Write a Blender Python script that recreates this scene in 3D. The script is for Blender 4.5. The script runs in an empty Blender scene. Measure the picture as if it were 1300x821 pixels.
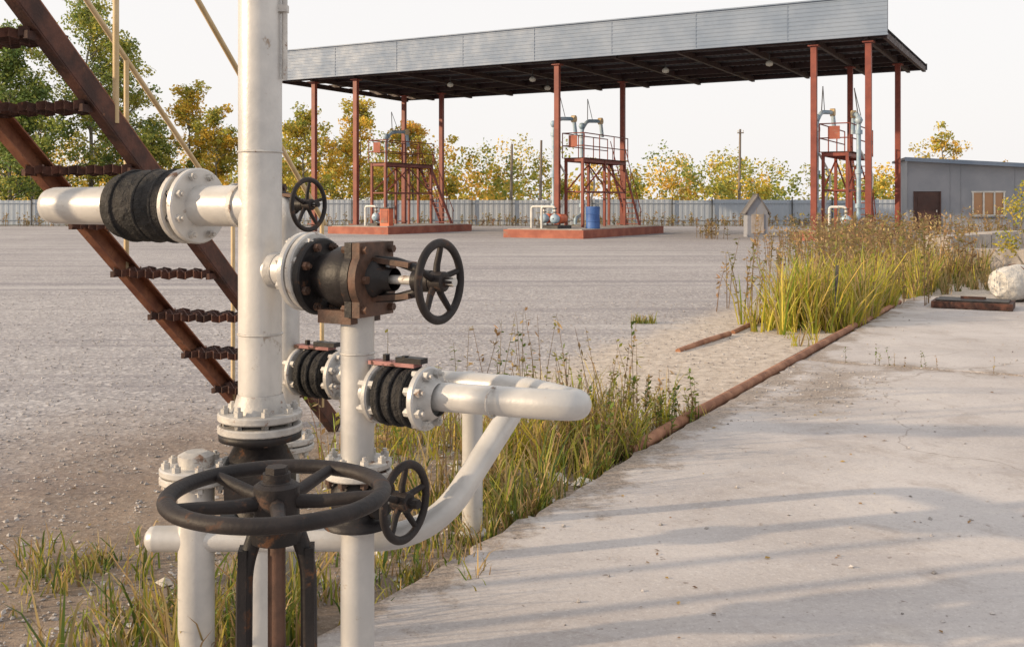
import bpy, math, random
import numpy as np
from mathutils import Vector, Matrix
random.seed(7)
V=Vector
scene=bpy.context.scene
# ------------------------------------------------------------------ materials
def newmat(name):
    m=bpy.data.materials.new(name); m.use_nodes=True
    nt=m.node_tree; b=nt.nodes['Principled BSDF']; return m,nt,b
def N(nt,t,**k):
    n=nt.nodes.new(t)
    for a,v in k.items(): setattr(n,a,v)
    return n
def noise(nt,co,scale,detail=6,rough=.6,dist=0):
    n=N(nt,'ShaderNodeTexNoise'); n.inputs['Scale'].default_value=scale; n.inputs['Detail'].default_value=detail
    n.inputs['Roughness'].default_value=rough; n.inputs['Distortion'].default_value=dist
    nt.links.new(co,n.inputs['Vector']); return n.outputs['Fac']
def mrange(nt,val,a,b,c=0,d=1,smooth=True):
    n=N(nt,'ShaderNodeMapRange'); n.interpolation_type='SMOOTHSTEP' if smooth else 'LINEAR'
    nt.links.new(val,n.inputs['Value'])
    for k,x in zip(('From Min','From Max','To Min','To Max'),(a,b,c,d)): n.inputs[k].default_value=x
    return n.outputs['Result']
def mix(nt,f,a,b):
    n=N(nt,'ShaderNodeMix',data_type='RGBA')
    if isinstance(f,float) or isinstance(f,int): n.inputs[0].default_value=f
    else: nt.links.new(f,n.inputs[0])
    for i,x in ((6,a),(7,b)):
        if isinstance(x,tuple): n.inputs[i].default_value=(x[0],x[1],x[2],1)
        else: nt.links.new(x,n.inputs[i])
    return n.outputs[2]
def math_(nt,op,a,b=None):
    n=N(nt,'ShaderNodeMath',operation=op)
    for i,x in enumerate((a,b)):
        if x is None: continue
        if isinstance(x,(int,float)): n.inputs[i].default_value=x
        else: nt.links.new(x,n.inputs[i])
    return n.outputs[0]
def bump(nt,b,h,strength,dist=.01):
    n=N(nt,'ShaderNodeBump'); n.inputs['Strength'].default_value=strength; n.inputs['Distance'].default_value=dist
    nt.links.new(h,n.inputs['Height']); nt.links.new(n.outputs[0],b.inputs['Normal'])
def mk(name,c1,c2,scale=6,rough=.6,metal=0,bs=.2,c3=None,thr=.6,s3=12,bscale=60,bd=.004):
    m,nt,b=newmat(name); co=N(nt,'ShaderNodeTexCoord').outputs['Object']
    f=mrange(nt,noise(nt,co,scale),.35,.68)
    col=mix(nt,f,c1,c2)
    if c3:
        g=mrange(nt,noise(nt,co,s3,8,.7,.3),thr,thr+.09)
        col=mix(nt,g,col,c3)
        r=mrange(nt,g,0,1,rough,.9); nt.links.new(r,b.inputs['Roughness'])
        if metal: nt.links.new(mrange(nt,g,0,1,metal,0),b.inputs['Metallic'])
    else:
        nt.links.new(mrange(nt,noise(nt,co,scale*3),.3,.7,rough-.08,rough+.12),b.inputs['Roughness']); b.inputs['Metallic'].default_value=metal
    nt.links.new(col,b.inputs['Base Color'])
    if bs: bump(nt,b,noise(nt,co,bscale,5),bs,bd)
    return m
SILVER=mk('silver_paint',(.44,.435,.43),(.59,.575,.555),5,.38,.2,.2,(.29,.23,.18),.63,11,70)
SILVER2=mk('silver_paint_worn',(.38,.37,.36),(.54,.52,.49),12,.5,.15,.4,(.21,.13,.09),.57,26,110)
BLACK=mk('black_paint',(.010,.009,.010),(.024,.020,.020),9,.5,0,.4,(.09,.042,.022),.58,18,70)
BLACKW=mk('black_wheel_paint',(.011,.009,.010),(.028,.022,.021),9,.58,0,.4,(.085,.05,.036),.58,20,90)
for m in (BLACK,BLACKW): m.node_tree.nodes['Principled BSDF'].inputs['Specular IOR Level'].default_value=.3
WRAP=mk('bitumen_wrap',(.006,.006,.007),(.024,.022,.022),14,.75,0,1,None,.6,18,45,.02)
BROWN=mk('rusty_cast_iron',(.04,.022,.015),(.12,.06,.038),14,.65,0,.4,(.02,.015,.013),.6,20,80)
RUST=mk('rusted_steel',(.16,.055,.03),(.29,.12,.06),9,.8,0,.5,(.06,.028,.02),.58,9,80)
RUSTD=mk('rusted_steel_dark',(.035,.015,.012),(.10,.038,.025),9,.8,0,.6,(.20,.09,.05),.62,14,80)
RUSTO=mk('rusted_rail',(.20,.085,.045),(.38,.19,.11),6,.85,0,.5,(.10,.045,.03),.6,9,60)
PINK=mk('faded_red_paint',(.22,.085,.08),(.36,.17,.16),14,.6,0,.3,(.05,.025,.02),.54,24)
YEL=mk('faded_yellow_paint',(.46,.34,.18),(.58,.45,.27),6,.6,0,.2,(.25,.13,.07),.66,14)
RED=mk('red_oxide_paint',(.15,.028,.018),(.225,.050,.03),2,.55,0,.1,(.10,.035,.025),.62,3)
REDP=mk('red_oxide_platform',(.25,.07,.045),(.36,.12,.075),2,.7,0,.2,(.24,.17,.135),.58,3)
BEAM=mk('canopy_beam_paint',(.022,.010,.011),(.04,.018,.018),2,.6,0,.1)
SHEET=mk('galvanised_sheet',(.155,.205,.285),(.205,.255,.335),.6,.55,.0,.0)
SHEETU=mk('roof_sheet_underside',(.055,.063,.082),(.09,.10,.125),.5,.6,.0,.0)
FENCE=mk('fence_sheet',(.36,.41,.47),(.45,.49,.54),.12,.6,.0,.0)
FENCED=mk('fence_sheet_worn',(.32,.37,.42),(.41,.45,.50),.3,.6,.0,.0)
DARKP=mk('dark_post_paint',(.03,.03,.032),(.06,.055,.05),2,.6)
BLUE=mk('pale_blue_paint',(.22,.33,.43),(.38,.46,.52),3,.5,.1,.1)
BARREL=mk('blue_barrel_paint',(.03,.09,.28),(.05,.13,.36),3,.5)
WHITEP=mk('white_paint',(.5,.5,.48),(.68,.67,.63),3,.5)
ORANGE=mk('orange_paint',(.5,.1,.04),(.6,.16,.07),3,.5)
BWALL=mk('metal_wall_panel',(.22,.24,.28),(.28,.295,.335),.6,.6,0,.1,(.17,.17,.19),.7,1.2)
ROOFM=mk('roof_edge',(.10,.10,.11),(.18,.17,.17),1,.7)
DOORM=mk('door_brown',(.05,.02,.016),(.075,.032,.025),2,.5)
WOODP=mk('pole_wood',(.16,.13,.11),(.25,.22,.19),2,.85)
CONCB=mk('old_concrete_block',(.30,.27,.245),(.44,.40,.37),2.5,.9,0,.5,(.17,.15,.13),.58,5,25,.02)
LAGG=mk('fabric_lagging',(.48,.46,.43),(.62,.60,.56),5,.9,0,.9,(.30,.26,.22),.60,5,14,.05)
STONE=mk('pebble_stone',(.21,.195,.19),(.52,.49,.47),9,.9,0,.3)
WSTONE=mk('white_rubble',(.42,.40,.37),(.6,.58,.55),9,.9,0,.4)
BARK=mk('bark',(.13,.11,.09),(.35,.32,.28),5,.9,0,.5)
m,nt,b=newmat('window_glass_orange_reflection'); b.inputs['Base Color'].default_value=(.35,.2,.11,1); b.inputs['Roughness'].default_value=.12; b.inputs['Metallic'].default_value=.5; GLASS=m  # window panes: orange reflection painted into the glass base colour
m,nt,b=newmat('lamp_glass'); b.inputs['Base Color'].default_value=(.5,.5,.45,1); b.inputs['Roughness'].default_value=.2; LAMPG=m
def leafmat(name,tr=.35,rough=.6):
    m,nt,b=newmat(name); a=N(nt,'ShaderNodeAttribute',attribute_name='Col')
    nt.links.new(a.outputs['Color'],b.inputs['Base Color']); b.inputs['Roughness'].default_value=rough
    t=N(nt,'ShaderNodeBsdfTranslucent'); nt.links.new(a.outputs['Color'],t.inputs['Color'])
    ms=N(nt,'ShaderNodeMixShader'); ms.inputs[0].default_value=tr
    nt.links.new(b.outputs[0],ms.inputs[1]); nt.links.new(t.outputs[0],ms.inputs[2])
    nt.links.new(ms.outputs[0],nt.nodes['Material Output'].inputs['Surface']); return m
LEAF=leafmat('foliage',.4); GRASSM=leafmat('grass_blades',.4,.55)
# ------------------------------------------------------------------ mesh builder
class MB:
    def __init__(s): s.v=[];s.f=[];s.m=[];s.s=[];s.mats=[]
    def mi(s,mat):
        if mat not in s.mats: s.mats.append(mat)
        return s.mats.index(mat)
    def add(s,vs,fs,mat,smooth=False):
        o=len(s.v); s.v+=[tuple(v) for v in vs]; i=s.mi(mat)
        for f in fs: s.f.append(tuple(o+k for k in f)); s.m.append(i); s.s.append(smooth)
    def obj(s,name,parent=None):
        me=bpy.data.meshes.new(name); me.from_pydata(s.v,[],s.f)
        for mt in s.mats: me.materials.append(mt)
        me.polygons.foreach_set('material_index',s.m); me.polygons.foreach_set('use_smooth',s.s); me.update()
        o=bpy.data.objects.new(name,me); scene.collection.objects.link(o)
        if parent: o.parent=parent
        return o
    def box(s,c,size,mat,R=None):
        c=V(c); hx,hy,hz=[k/2 for k in size]
        vs=[V((x*hx,y*hy,z*hz)) for x in(-1,1) for y in(-1,1) for z in(-1,1)]
        if R is not None: vs=[R@v for v in vs]
        s.add([c+v for v in vs],[(0,1,3,2),(4,6,7,5),(0,4,5,1),(2,3,7,6),(0,2,6,4),(1,5,7,3)],mat)
    def beam(s,p0,p1,w,h,mat,up=V((0,0,1))):
        p0=V(p0);p1=V(p1);d=(p1-p0);L=d.length;d.normalize()
        if abs(d.dot(up))>.98: up=V((0.484,0.875,0))
        x=d.cross(up).normalized(); z=x.cross(d).normalized()
        R=Matrix((x,d,z)).transposed(); s.box((p0+p1)/2,(w,L,h),mat,R)
    def frame(s,ax):
        ax=V(ax).normalized(); a=V((0,0,1)) if abs(ax.z)<.9 else V((1,0,0))
        x=ax.cross(a).normalized(); y=x.cross(ax).normalized(); return ax,x,y
    def lathe(s,o,ax,prof,mat,seg=32,smooth=True,caps=True):
        o=V(o); ax,x,y=s.frame(ax)
        def ring(t,r): return [o+ax*t+(x*math.cos(2*math.pi*i/seg)+y*math.sin(2*math.pi*i/seg))*r for i in range(seg)]
        for (t0,r0),(t1,r1) in zip(prof,prof[1:]):
            s.add(ring(t0,r0)+ring(t1,r1),[(i,(i+1)%seg,seg+(i+1)%seg,seg+i) for i in range(seg)],mat,smooth)
        if caps:
            for t,r in (prof[0],prof[-1]):
                if r>1e-4: s.add(ring(t,r),[tuple(range(seg))],mat)
    def slathe(s,o,ax,prof,mat,seg=32):
        o=V(o); ax,x,y=s.frame(ax); vs=[]
        for t,r in prof: vs+=[o+ax*t+(x*math.cos(2*math.pi*i/seg)+y*math.sin(2*math.pi*i/seg))*r for i in range(seg)]
        s.add(vs,[(k*seg+i,k*seg+(i+1)%seg,(k+1)*seg+(i+1)%seg,(k+1)*seg+i) for k in range(len(prof)-1) for i in range(seg)],mat,True)
    def torus(s,c,ax,R,r,mat,seg=64,rs=14,sq=1):
        c=V(c); ax,x,y=s.frame(ax); vs=[]
        for i in range(seg):
            a=2*math.pi*i/seg; d=x*math.cos(a)+y*math.sin(a)
            for j in range(rs):
                b_=2*math.pi*j/rs; vs.append(c+d*(R+r*math.cos(b_))+ax*r*sq*math.sin(b_))
        s.add(vs,[(i*rs+j,((i+1)%seg)*rs+j,((i+1)%seg)*rs+(j+1)%rs,i*rs+(j+1)%rs) for i in range(seg) for j in range(rs)],mat,True)
    def tube(s,pts,r,mat,seg=20,fil=0,caps=True,rend=None):
        pts=[V(p) for p in pts]
        if fil:
            q=[pts[0]]
            for a,b_,c in zip(pts,pts[1:],pts[2:]):
                f=min(fil,(b_-a).length*.49,(c-b_).length*.49)
                p=b_+(a-b_).normalized()*f; n=b_+(c-b_).normalized()*f
                for k in range(11):
                    t=k/10; q.append(p*(1-t)**2+b_*2*t*(1-t)+n*t*t)
            q.append(pts[-1]); pts=q
        n=len(pts); d=(pts[1]-pts[0]).normalized(); _,x,y=s.frame(d); vs=[]
        for k,p in enumerate(pts):
            if k==0: t=d
            elif k==n-1: t=(pts[k]-pts[k-1]).normalized()
            else: t=((pts[k+1]-pts[k]).normalized()+(pts[k]-pts[k-1]).normalized()).normalized()
            x=(x-t*x.dot(t)).normalized(); y=t.cross(x)
            rr=r if rend is None else r+(rend-r)*k/(n-1)
            vs+=[p+(x*math.cos(2*math.pi*i/seg)+y*math.sin(2*math.pi*i/seg))*rr for i in range(seg)]
        s.add(vs,[(k*seg+i,k*seg+(i+1)%seg,(k+1)*seg+(i+1)%seg,(k+1)*seg+i) for k in range(n-1) for i in range(seg)],mat,True)
        if caps: s.add(vs[:seg],[tuple(range(seg))],mat); s.add(vs[-seg:],[tuple(range(seg))],mat)
    def flange(s,o,ax,R,t,mat,nb=8,bm=None,bl=.014):
        e=.004
        s.lathe(o,ax,[(-t/2,R-e),(-t/2+e,R),(t/2-e,R),(t/2,R-e)],mat,40)
        a,x,y=s.frame(ax); bm=bm or mat
        for i in range(nb):
            an=2*math.pi*(i+.5)/nb; p=V(o)+(x*math.cos(an)+y*math.sin(an))*(R*.82)
            s.lathe(p,ax,[(-t/2-bl,.012),(t/2+bl,.012)],bm,6,False)
            k=random.uniform(1.2,1.9)
            s.lathe(p,ax,[(-t/2-bl*k,.006),(t/2+bl*k,.006)],bm,8)
def empty(name):
    e=bpy.data.objects.new(name,None); scene.collection.objects.link(e); e.empty_display_size=.2; return e
U=V((-0.875,0.484,0)).normalized(); W=V((0.484,0.875,0)).normalized(); R_=-U; Z=V((0,0,1))
# ------------------------------------------------------------------ camera, world, sun
cam=bpy.data.cameras.new('camera'); co=bpy.data.objects.new('camera',cam); scene.collection.objects.link(co)
co.location=(0,0,1.4); co.rotation_euler=(math.radians(90),0,0)
cam.sensor_width=36; cam.lens=35.86; cam.shift_y=-0.1173; cam.clip_start=.05; cam.clip_end=5000; scene.camera=co
EL=math.radians(16); TS=V((-.97,-.27,0)).normalized()*math.cos(EL)+Z*math.sin(EL)
wd=bpy.data.worlds.new('World'); scene.world=wd; wd.use_nodes=True; nt=wd.node_tree
sk=N(nt,'ShaderNodeTexSky',sky_type='NISHITA'); sk.sun_disc=False; sk.sun_elevation=EL; sk.sun_rotation=math.atan2(TS.x,TS.y)
sk.dust_density=5.0; sk.air_density=1.0; sk.ozone_density=1.0; sk.altitude=0
# thin bright haze over the clear sky
hz=N(nt,'ShaderNodeMix',data_type='RGBA'); hz.inputs[0].default_value=.88
nt.links.new(sk.outputs[0],hz.inputs[6]); hz.inputs[7].default_value=(7.05,6.85,6.75,1)
bg=nt.nodes['Background']; bg.inputs['Strength'].default_value=.15; nt.links.new(hz.outputs[2],bg.inputs['Color'])
su=bpy.data.lights.new('sun','SUN'); su.energy=5.0; su.angle=math.radians(1.0); su.color=(1,.76,.50)
so=bpy.data.objects.new('sun',su); scene.collection.objects.link(so); so.rotation_euler=TS.to_track_quat('Z','Y').to_euler()
scene.view_settings.view_transform='Standard'; scene.view_settings.look='None'; scene.view_settings.exposure=0
# ------------------------------------------------------------------ ground
P0=V((-.224,3.86,0)) # slab edge line origin, runs along W; p = distance to the left (along U)
def SP(s,p,z=0): return P0+W*s+U*p+Z*z
def ground_mat():
    m,nt,b=newmat('yard_ground'); co=N(nt,'ShaderNodeTexCoord').outputs['Object']
    def dot(vec):
        a=N(nt,'ShaderNodeVectorMath',operation='SUBTRACT'); nt.links.new(co,a.inputs[0]); a.inputs[1].default_value=P0
        d=N(nt,'ShaderNodeVectorMath',operation='DOT_PRODUCT'); nt.links.new(a.outputs[0],d.inputs[0]); d.inputs[1].default_value=vec; return d.outputs['Value']
    s=dot(W);p=dot(U)
    nz=math_(nt,'MULTIPLY',math_(nt,'SUBTRACT',noise(nt,co,1.6,8,.65),.5),1.6)
    pn=math_(nt,'ADD',p,nz)
    big=mrange(nt,noise(nt,co,.25,7,.6),.35,.65); mid=mrange(nt,noise(nt,co,2.2,7,.7),.35,.68)
    fine=noise(nt,co,42,5,.85)
    vor=N(nt,'ShaderNodeTexVoronoi'); vor.inputs['Scale'].default_value=30; nt.links.new(co,vor.inputs['Vector'])
    c=mix(nt,big,(.275,.257,.262),(.355,.335,.338)); c=mix(nt,math_(nt,'MULTIPLY',mid,.5),c,(.25,.23,.232))
    c=mix(nt,math_(nt,'MULTIPLY',mrange(nt,fine,.52,.64),.75),c,(.62,.59,.58))
    c=mix(nt,math_(nt,'MULTIPLY',mrange(nt,fine,.48,.36),.75),c,(.13,.12,.125))
    sep=N(nt,'ShaderNodeSeparateColor'); nt.links.new(vor.outputs['Color'],sep.inputs[0])
    c=mix(nt,math_(nt,'MULTIPLY',mrange(nt,sep.outputs[0],.74,.87),.5),c,(.15,.138,.14))
    c=mix(nt,math_(nt,'MULTIPLY',mrange(nt,sep.outputs[1],.78,.9),.55),c,(.60,.57,.56))
    mp=N(nt,'ShaderNodeMapping'); mp.inputs['Rotation'].default_value=(0,0,math.radians(20)); mp.inputs['Scale'].default_value=(.06,1.1,1); nt.links.new(co,mp.inputs[0])
    tr=mrange(nt,noise(nt,mp.outputs[0],1.0,5,.6),.50,.66); c=mix(nt,math_(nt,'MULTIPLY',tr,.5),c,(.44,.42,.415))
    mp2=N(nt,'ShaderNodeMapping'); mp2.inputs['Rotation'].default_value=(0,0,math.radians(-8)); mp2.inputs['Scale'].default_value=(.05,1.4,1); nt.links.new(co,mp2.inputs[0])
    tr=mrange(nt,noise(nt,mp2.outputs[0],.8,5,.6),.54,.62); c=mix(nt,math_(nt,'MULTIPLY',tr,.55),c,(.185,.172,.19))
    # sand strip
    sandm=mrange(nt,math_(nt,'ADD',p,math_(nt,'MULTIPLY',nz,.6)),2.25,1.55)
    sn=noise(nt,co,9,7,.75)
    sc=mix(nt,mrange(nt,sn,.35,.65),(.36,.30,.25),(.60,.53,.46)); sc=mix(nt,math_(nt,'MULTIPLY',mrange(nt,fine,.5,.62),.35),sc,(.70,.64,.58))
    c=mix(nt,sandm,c,sc)
    # brown soil around the pipework and to the front left
    s1=math_(nt,'ADD',s,math_(nt,'MULTIPLY',nz,1.3))
    sm=math_(nt,'MULTIPLY',mrange(nt,s1,3.3,.8),mrange(nt,pn,4.4,1.8))
    soil=mix(nt,mid,(.14,.095,.065),(.26,.19,.14)); soil=mix(nt,mrange(nt,fine,.52,.68),soil,(.40,.33,.27))
    c=mix(nt,math_(nt,'MULTIPLY',sm,.78),c,soil)
    ys=N(nt,'ShaderNodeSeparateXYZ'); nt.links.new(co,ys.inputs[0])
    fm=mrange(nt,ys.outputs['Y'],63,65); c=mix(nt,fm,c,mix(nt,mid,(.10,.09,.035),(.17,.13,.06)))
    nt.links.new(c,b.inputs['Base Color']); b.inputs['Roughness'].default_value=.95
    h=math_(nt,'ADD',math_(nt,'MULTIPLY',fine,.5),math_(nt,'ADD',math_(nt,'MULTIPLY',vor.outputs['Distance'],.4),math_(nt,'ADD',math_(nt,'MULTIPLY',mid,.5),math_(nt,'MULTIPLY',math_(nt,'MULTIPLY',sn,sandm),3.5))))
    bump(nt,b,h,.7,.018); return m
mb=MB(); g=[(-2000,-60,0),(2000,-60,0),(2000,3000,0),(-2000,3000,0)]; mb.add(g,[(0,1,2,3)],ground_mat()); mb.obj('ground')
def conc_mat():
    m,nt,b=newmat('concrete_slab'); co=N(nt,'ShaderNodeTexCoord').outputs['Object']
    def dot(vec):
        a=N(nt,'ShaderNodeVectorMath',operation='SUBTRACT'); nt.links.new(co,a.inputs[0]); a.inputs[1].default_value=P0
        d=N(nt,'ShaderNodeVectorMath',operation='DOT_PRODUCT'); nt.links.new(a.outputs[0],d.inputs[0]); d.inputs[1].default_value=vec; return d.outputs['Value']
    s=dot(W);p=dot(U)
    a=mrange(nt,noise(nt,co,.7,8,.6,.4),.3,.7); c=mix(nt,a,(.37,.34,.33),(.49,.46,.45))
    st=mrange(nt,noise(nt,co,2.6,9,.72,.6),.50,.68); c=mix(nt,math_(nt,'MULTIPLY',st,.55),c,(.29,.25,.23))
    st2=mrange(nt,noise(nt,co,1.1,9,.75,.8),.54,.66); c=mix(nt,math_(nt,'MULTIPLY',st2,.45),c,(.56,.52,.48))
    fi=noise(nt,co,60,4,.85); c=mix(nt,math_(nt,'MULTIPLY',mrange(nt,fi,.53,.66),.4),c,(.62,.60,.58)); c=mix(nt,math_(nt,'MULTIPLY',mrange(nt,fi,.45,.33),.5),c,(.24,.21,.2))
    sp=mrange(nt,noise(nt,co,17,3,.6),.67,.72); c=mix(nt,math_(nt,'MULTIPLY',sp,.7),c,(.17,.135,.115))
    mp=N(nt,'ShaderNodeMapping'); mp.inputs['Rotation'].default_value=(0,0,math.radians(-35)); mp.inputs['Scale'].default_value=(.35,3.2,1); nt.links.new(co,mp.inputs[0])
    sk_=mrange(nt,noise(nt,mp.outputs[0],1.3,6,.65),.52,.7); c=mix(nt,math_(nt,'MULTIPLY',sk_,.4),c,(.32,.30,.31))
    n2=noise(nt,co,3.2,8,.7); n3=math_(nt,'MULTIPLY',math_(nt,'SUBTRACT',n2,.5),1.5)
    d1=mrange(nt,math_(nt,'ADD',math_(nt,'ABSOLUTE',p),n3),.24,.02)
    d2=mrange(nt,math_(nt,'ADD',math_(nt,'ABSOLUTE',math_(nt,'SUBTRACT',s,5.62)),n3),.24,.0)
    d3=math_(nt,'MULTIPLY',mrange(nt,math_(nt,'ADD',math_(nt,'ABSOLUTE',math_(nt,'SUBTRACT',s,4.3)),n3),1.4,.4),mrange(nt,math_(nt,'ADD',math_(nt,'ABSOLUTE',math_(nt,'ADD',p,.5)),n3),.36,.05))
    d=math_(nt,'MAXIMUM',math_(nt,'MAXIMUM',d1,d2),math_(nt,'MULTIPLY',d3,.95)); c=mix(nt,math_(nt,'MULTIPLY',d,.8),c,mix(nt,mrange(nt,fi,.4,.6),(.15,.115,.09),(.31,.25,.20)))
    nn=N(nt,'ShaderNodeTexNoise'); nn.inputs['Scale'].default_value=2.5; nn.inputs['Detail'].default_value=6; nt.links.new(co,nn.inputs['Vector'])
    ad=N(nt,'ShaderNodeVectorMath',operation='MULTIPLY_ADD'); nt.links.new(nn.outputs['Color'],ad.inputs[0]); ad.inputs[1].default_value=(.5,.5,0); nt.links.new(co,ad.inputs[2])
    vo=N(nt,'ShaderNodeTexVoronoi',feature='DISTANCE_TO_EDGE'); vo.inputs['Scale'].default_value=.3; nt.links.new(ad.outputs[0],vo.inputs['Vector'])
    cr=mrange(nt,vo.outputs['Distance'],.0032,.0008); cr=math_(nt,'MULTIPLY',cr,mrange(nt,noise(nt,co,.9),.45,.55)); c=mix(nt,math_(nt,'MULTIPLY',cr,.55),c,(.2,.165,.14))
    nt.links.new(c,b.inputs['Base Color']); b.inputs['Roughness'].default_value=.9
    h=math_(nt,'ADD',math_(nt,'ADD',math_(nt,'MULTIPLY',fi,.35),a),math_(nt,'MULTIPLY',n2,.8)); bump(nt,b,h,.5,.012); return m
CONC=conc_mat()
def slab(s0,s1,p0,p1,top=.06):
    mb=MB(); pts=[]
    def edge(a,b_):
        n=int((b_-a).length/.09)+2; k=.008
        for i in range(n):
            t=i/n; q=a.lerp(b_,t)
            if random.random()<.2: k=random.choice([.006,.01,.03])
            pts.append(q+V((random.uniform(-k,k),random.uniform(-k,k),0)))
    c=[SP(s0,p0),SP(s1,p0),SP(s1,p1),SP(s0,p1)]
    for i in range(4): edge(c[i],c[(i+1)%4])
    cen=SP((s0+s1)/2,(p0+p1)/2); n=len(pts)
    inn=[p+(cen-p).normalized()*.012 for p in pts]
    vs=[p+Z*(-.05) for p in pts]+[p+Z*(top-.012) for p in pts]+[p+Z*top for p in inn]
    fs=[(i,(i+1)%n,n+(i+1)%n,n+i) for i in range(n)]+[(n+i,n+(i+1)%n,2*n+(i+1)%n,2*n+i) for i in range(n)]+[tuple(range(2*n,3*n))]
    mb.add(vs,fs,CONC); return mb
par=empty('concrete_slab_pavement')
for s0,s1,p0,p1,tp in [(-5,5.6,-4.2,0,.06),(5.66,12.6,-4.2,0,.052),(-5,5.6,-9,-4.24,.057),(5.64,12.6,-9,-4.24,.061),(5.64,12.6,-16,-9.04,.055),(-5,5.6,-16,-9.04,.06)]:
    slab(s0,s1,p0,p1,tp).obj('slab_panel',par)
# rusty channel edging
par=empty('rusty_trench_rail'); mb=MB()
q=[SP(1.9+i*.5,.07+random.uniform(-.008,.008),.050+random.uniform(-.004,.004)) for i in range(14)]
mb.tube(q,.036,RUSTO,12); mb.beam(SP(1.8,.14,.012),SP(10.6,.15,.012),.07,.03,RUSTD); mb.obj('edge_pipe',par)
mb=MB(); mb.tube([SP(8.6,.06,.05),SP(11.5,.05,.05)],.034,RUSTO,10); mb.obj('edge_pipe_far',par)
mb=MB(); mb.tube([SP(5.9,1.22,.005),SP(6.6,1.18,.022),SP(7.3,1.15,.02)],.028,RUSTO,10); mb.tube([SP(7.45,1.16,.01),SP(8.4,1.2,.02),SP(9.6,1.2,.02)],.028,RUSTO,10); mb.obj('rusty_trench_rail')
# ------------------------------------------------------------------ scatter stones
def stones(name,fn,n,mat,smin,smax):
    mb=MB(); 
    base=[V((1,0,0)),V((0,1,0)),V((-1,0,0)),V((0,-1,0)),V((0,0,1)),V((0,0,-1))]
    ff=[(0,1,4),(1,2,4),(2,3,4),(3,0,4),(1,0,5),(2,1,5),(3,2,5),(0,3,5)]
    for i in range(n):
        p=fn(); sz=smin+(smax-smin)*random.random()**2.5; R=Matrix.Rotation(random.uniform(0,6.28),3,'Z')@Matrix.Rotation(random.uniform(-.5,.5),3,'X')
        vs=[p+Z*sz*.25+R@V((b_.x*random.uniform(.6,1.3),b_.y*random.uniform(.6,1.3),b_.z*random.uniform(.4,.8)))*sz for b_ in base]
        mb.add(vs,ff,mat)
    return mb.obj(name)
def fy():
    y=3.2+13*random.random()**1.4; return V((random.uniform(-.52,.25)*y,y,0))
def fyard():
    while True:
        p=fy()
        if (p-P0).dot(U)>.2: return p
stones('gravel',fyard,10000,STONE,.004,.015)
stones('gravel',lambda:SP(random.uniform(1.5,9.5),random.uniform(.15,1.8)),350,STONE,.004,.014)
stones('rubble_stones',lambda:SP(random.gauss(1.0,.8),abs(random.gauss(.45,.35))+.05),120,WSTONE,.015,.06)
def fslab():
    if random.random()<.6: return SP(random.gauss(4.3,.7),-abs(random.gauss(.4,.3))-.02,.06)
    y=3.2+10*random.random(); p=V((random.uniform(0,.5)*y,y,.06))
    return p if (p-P0).dot(U)<-.05 else SP(5.58,-random.random()*4,.06)
stones('concrete_chips',fslab,900,STONE,.003,.014)
# ------------------------------------------------------------------ vegetation
class Leafy:
    def __init__(s): s.v=[];s.f=[];s.c=[]
    def quad(s,vs,col):
        o=len(s.v); s.v+=vs; s.f.append(tuple(range(o,o+len(vs)))); s.c+= [col]*len(vs)
    def blade(s,p,h,w,lean,ang,col,tip=None):
        d=V((math.cos(ang),math.sin(ang),0)); a2=random.uniform(0,math.pi); x=V((math.cos(a2),math.sin(a2),0))*w/2
        m1=p+Z*h*.45+d*lean*.25; m2=p+Z*h*.8+d*lean*.65; t=p+Z*h*(1-.15*min(lean/max(h,.01),1))+d*lean
        tip=tip or col; o=len(s.v)
        s.v+=[p-x,p+x,m1-x*.85,m1+x*.85,m2-x*.5,m2+x*.5,t]; s.f+=[(o,o+1,o+3,o+2),(o+2,o+3,o+5,o+4),(o+4,o+5,o+6)]
        md=tuple((a+b_)/2 for a,b_ in zip(col,tip)); s.c+=[col,col,md,md,tip,tip,tip]
    def obj(s,name,mat,parent=None):
        me=bpy.data.meshes.new(name); me.from_pydata([tuple(v) for v in s.v],[],s.f); me.materials.append(mat)
        at=me.color_attributes.new('Col','FLOAT_COLOR','POINT')
        a=np.ones((len(s.v),4),np.float32); a[:,:3]=np.array(s.c,np.float32); at.data.foreach_set('color',a.ravel())
        o=bpy.data.objects.new(name,me); scene.collection.objects.link(o)
        if parent:o.parent=parent
        return o
def jit(c,k=.25):
    f=random.uniform(1-k,1+k); return tuple(max(0,x*f*random.uniform(.92,1.08)) for x in c)
GG=[(.15,.20,.03),(.28,.29,.04),(.38,.33,.06),(.09,.14,.025)]; DRY=[(.42,.30,.13),(.46,.34,.17),(.28,.19,.09)]
YG=[(.38,.37,.035),(.48,.42,.05),(.24,.31,.03),(.56,.44,.08)]
def pick(pal,dry,r=0): return jit(random.choice(DRY if random.random()<dry else pal))
def grass(name,fn,n,h0,h1,w,pal,dry=.2,lean=.45):
    L=Leafy(); k=0
    while k<n:
        c=fn(); hh=h0+(h1-h0)*random.random()**1.3
        for j in range(random.randint(5,12)):
            p=c+V((random.gauss(0,.03),random.gauss(0,.03),0)); h=hh*random.uniform(.4,1.15)
            col=pick(pal,dry); tip=jit(random.choice(DRY)) if random.random()<.35 else None
            L.blade(p,h,w*random.uniform(.6,1.4),h*random.uniform(.05,lean*2),random.uniform(0,6.28),col,tip); k+=1
    return L.obj(name,GRASSM)
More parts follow.
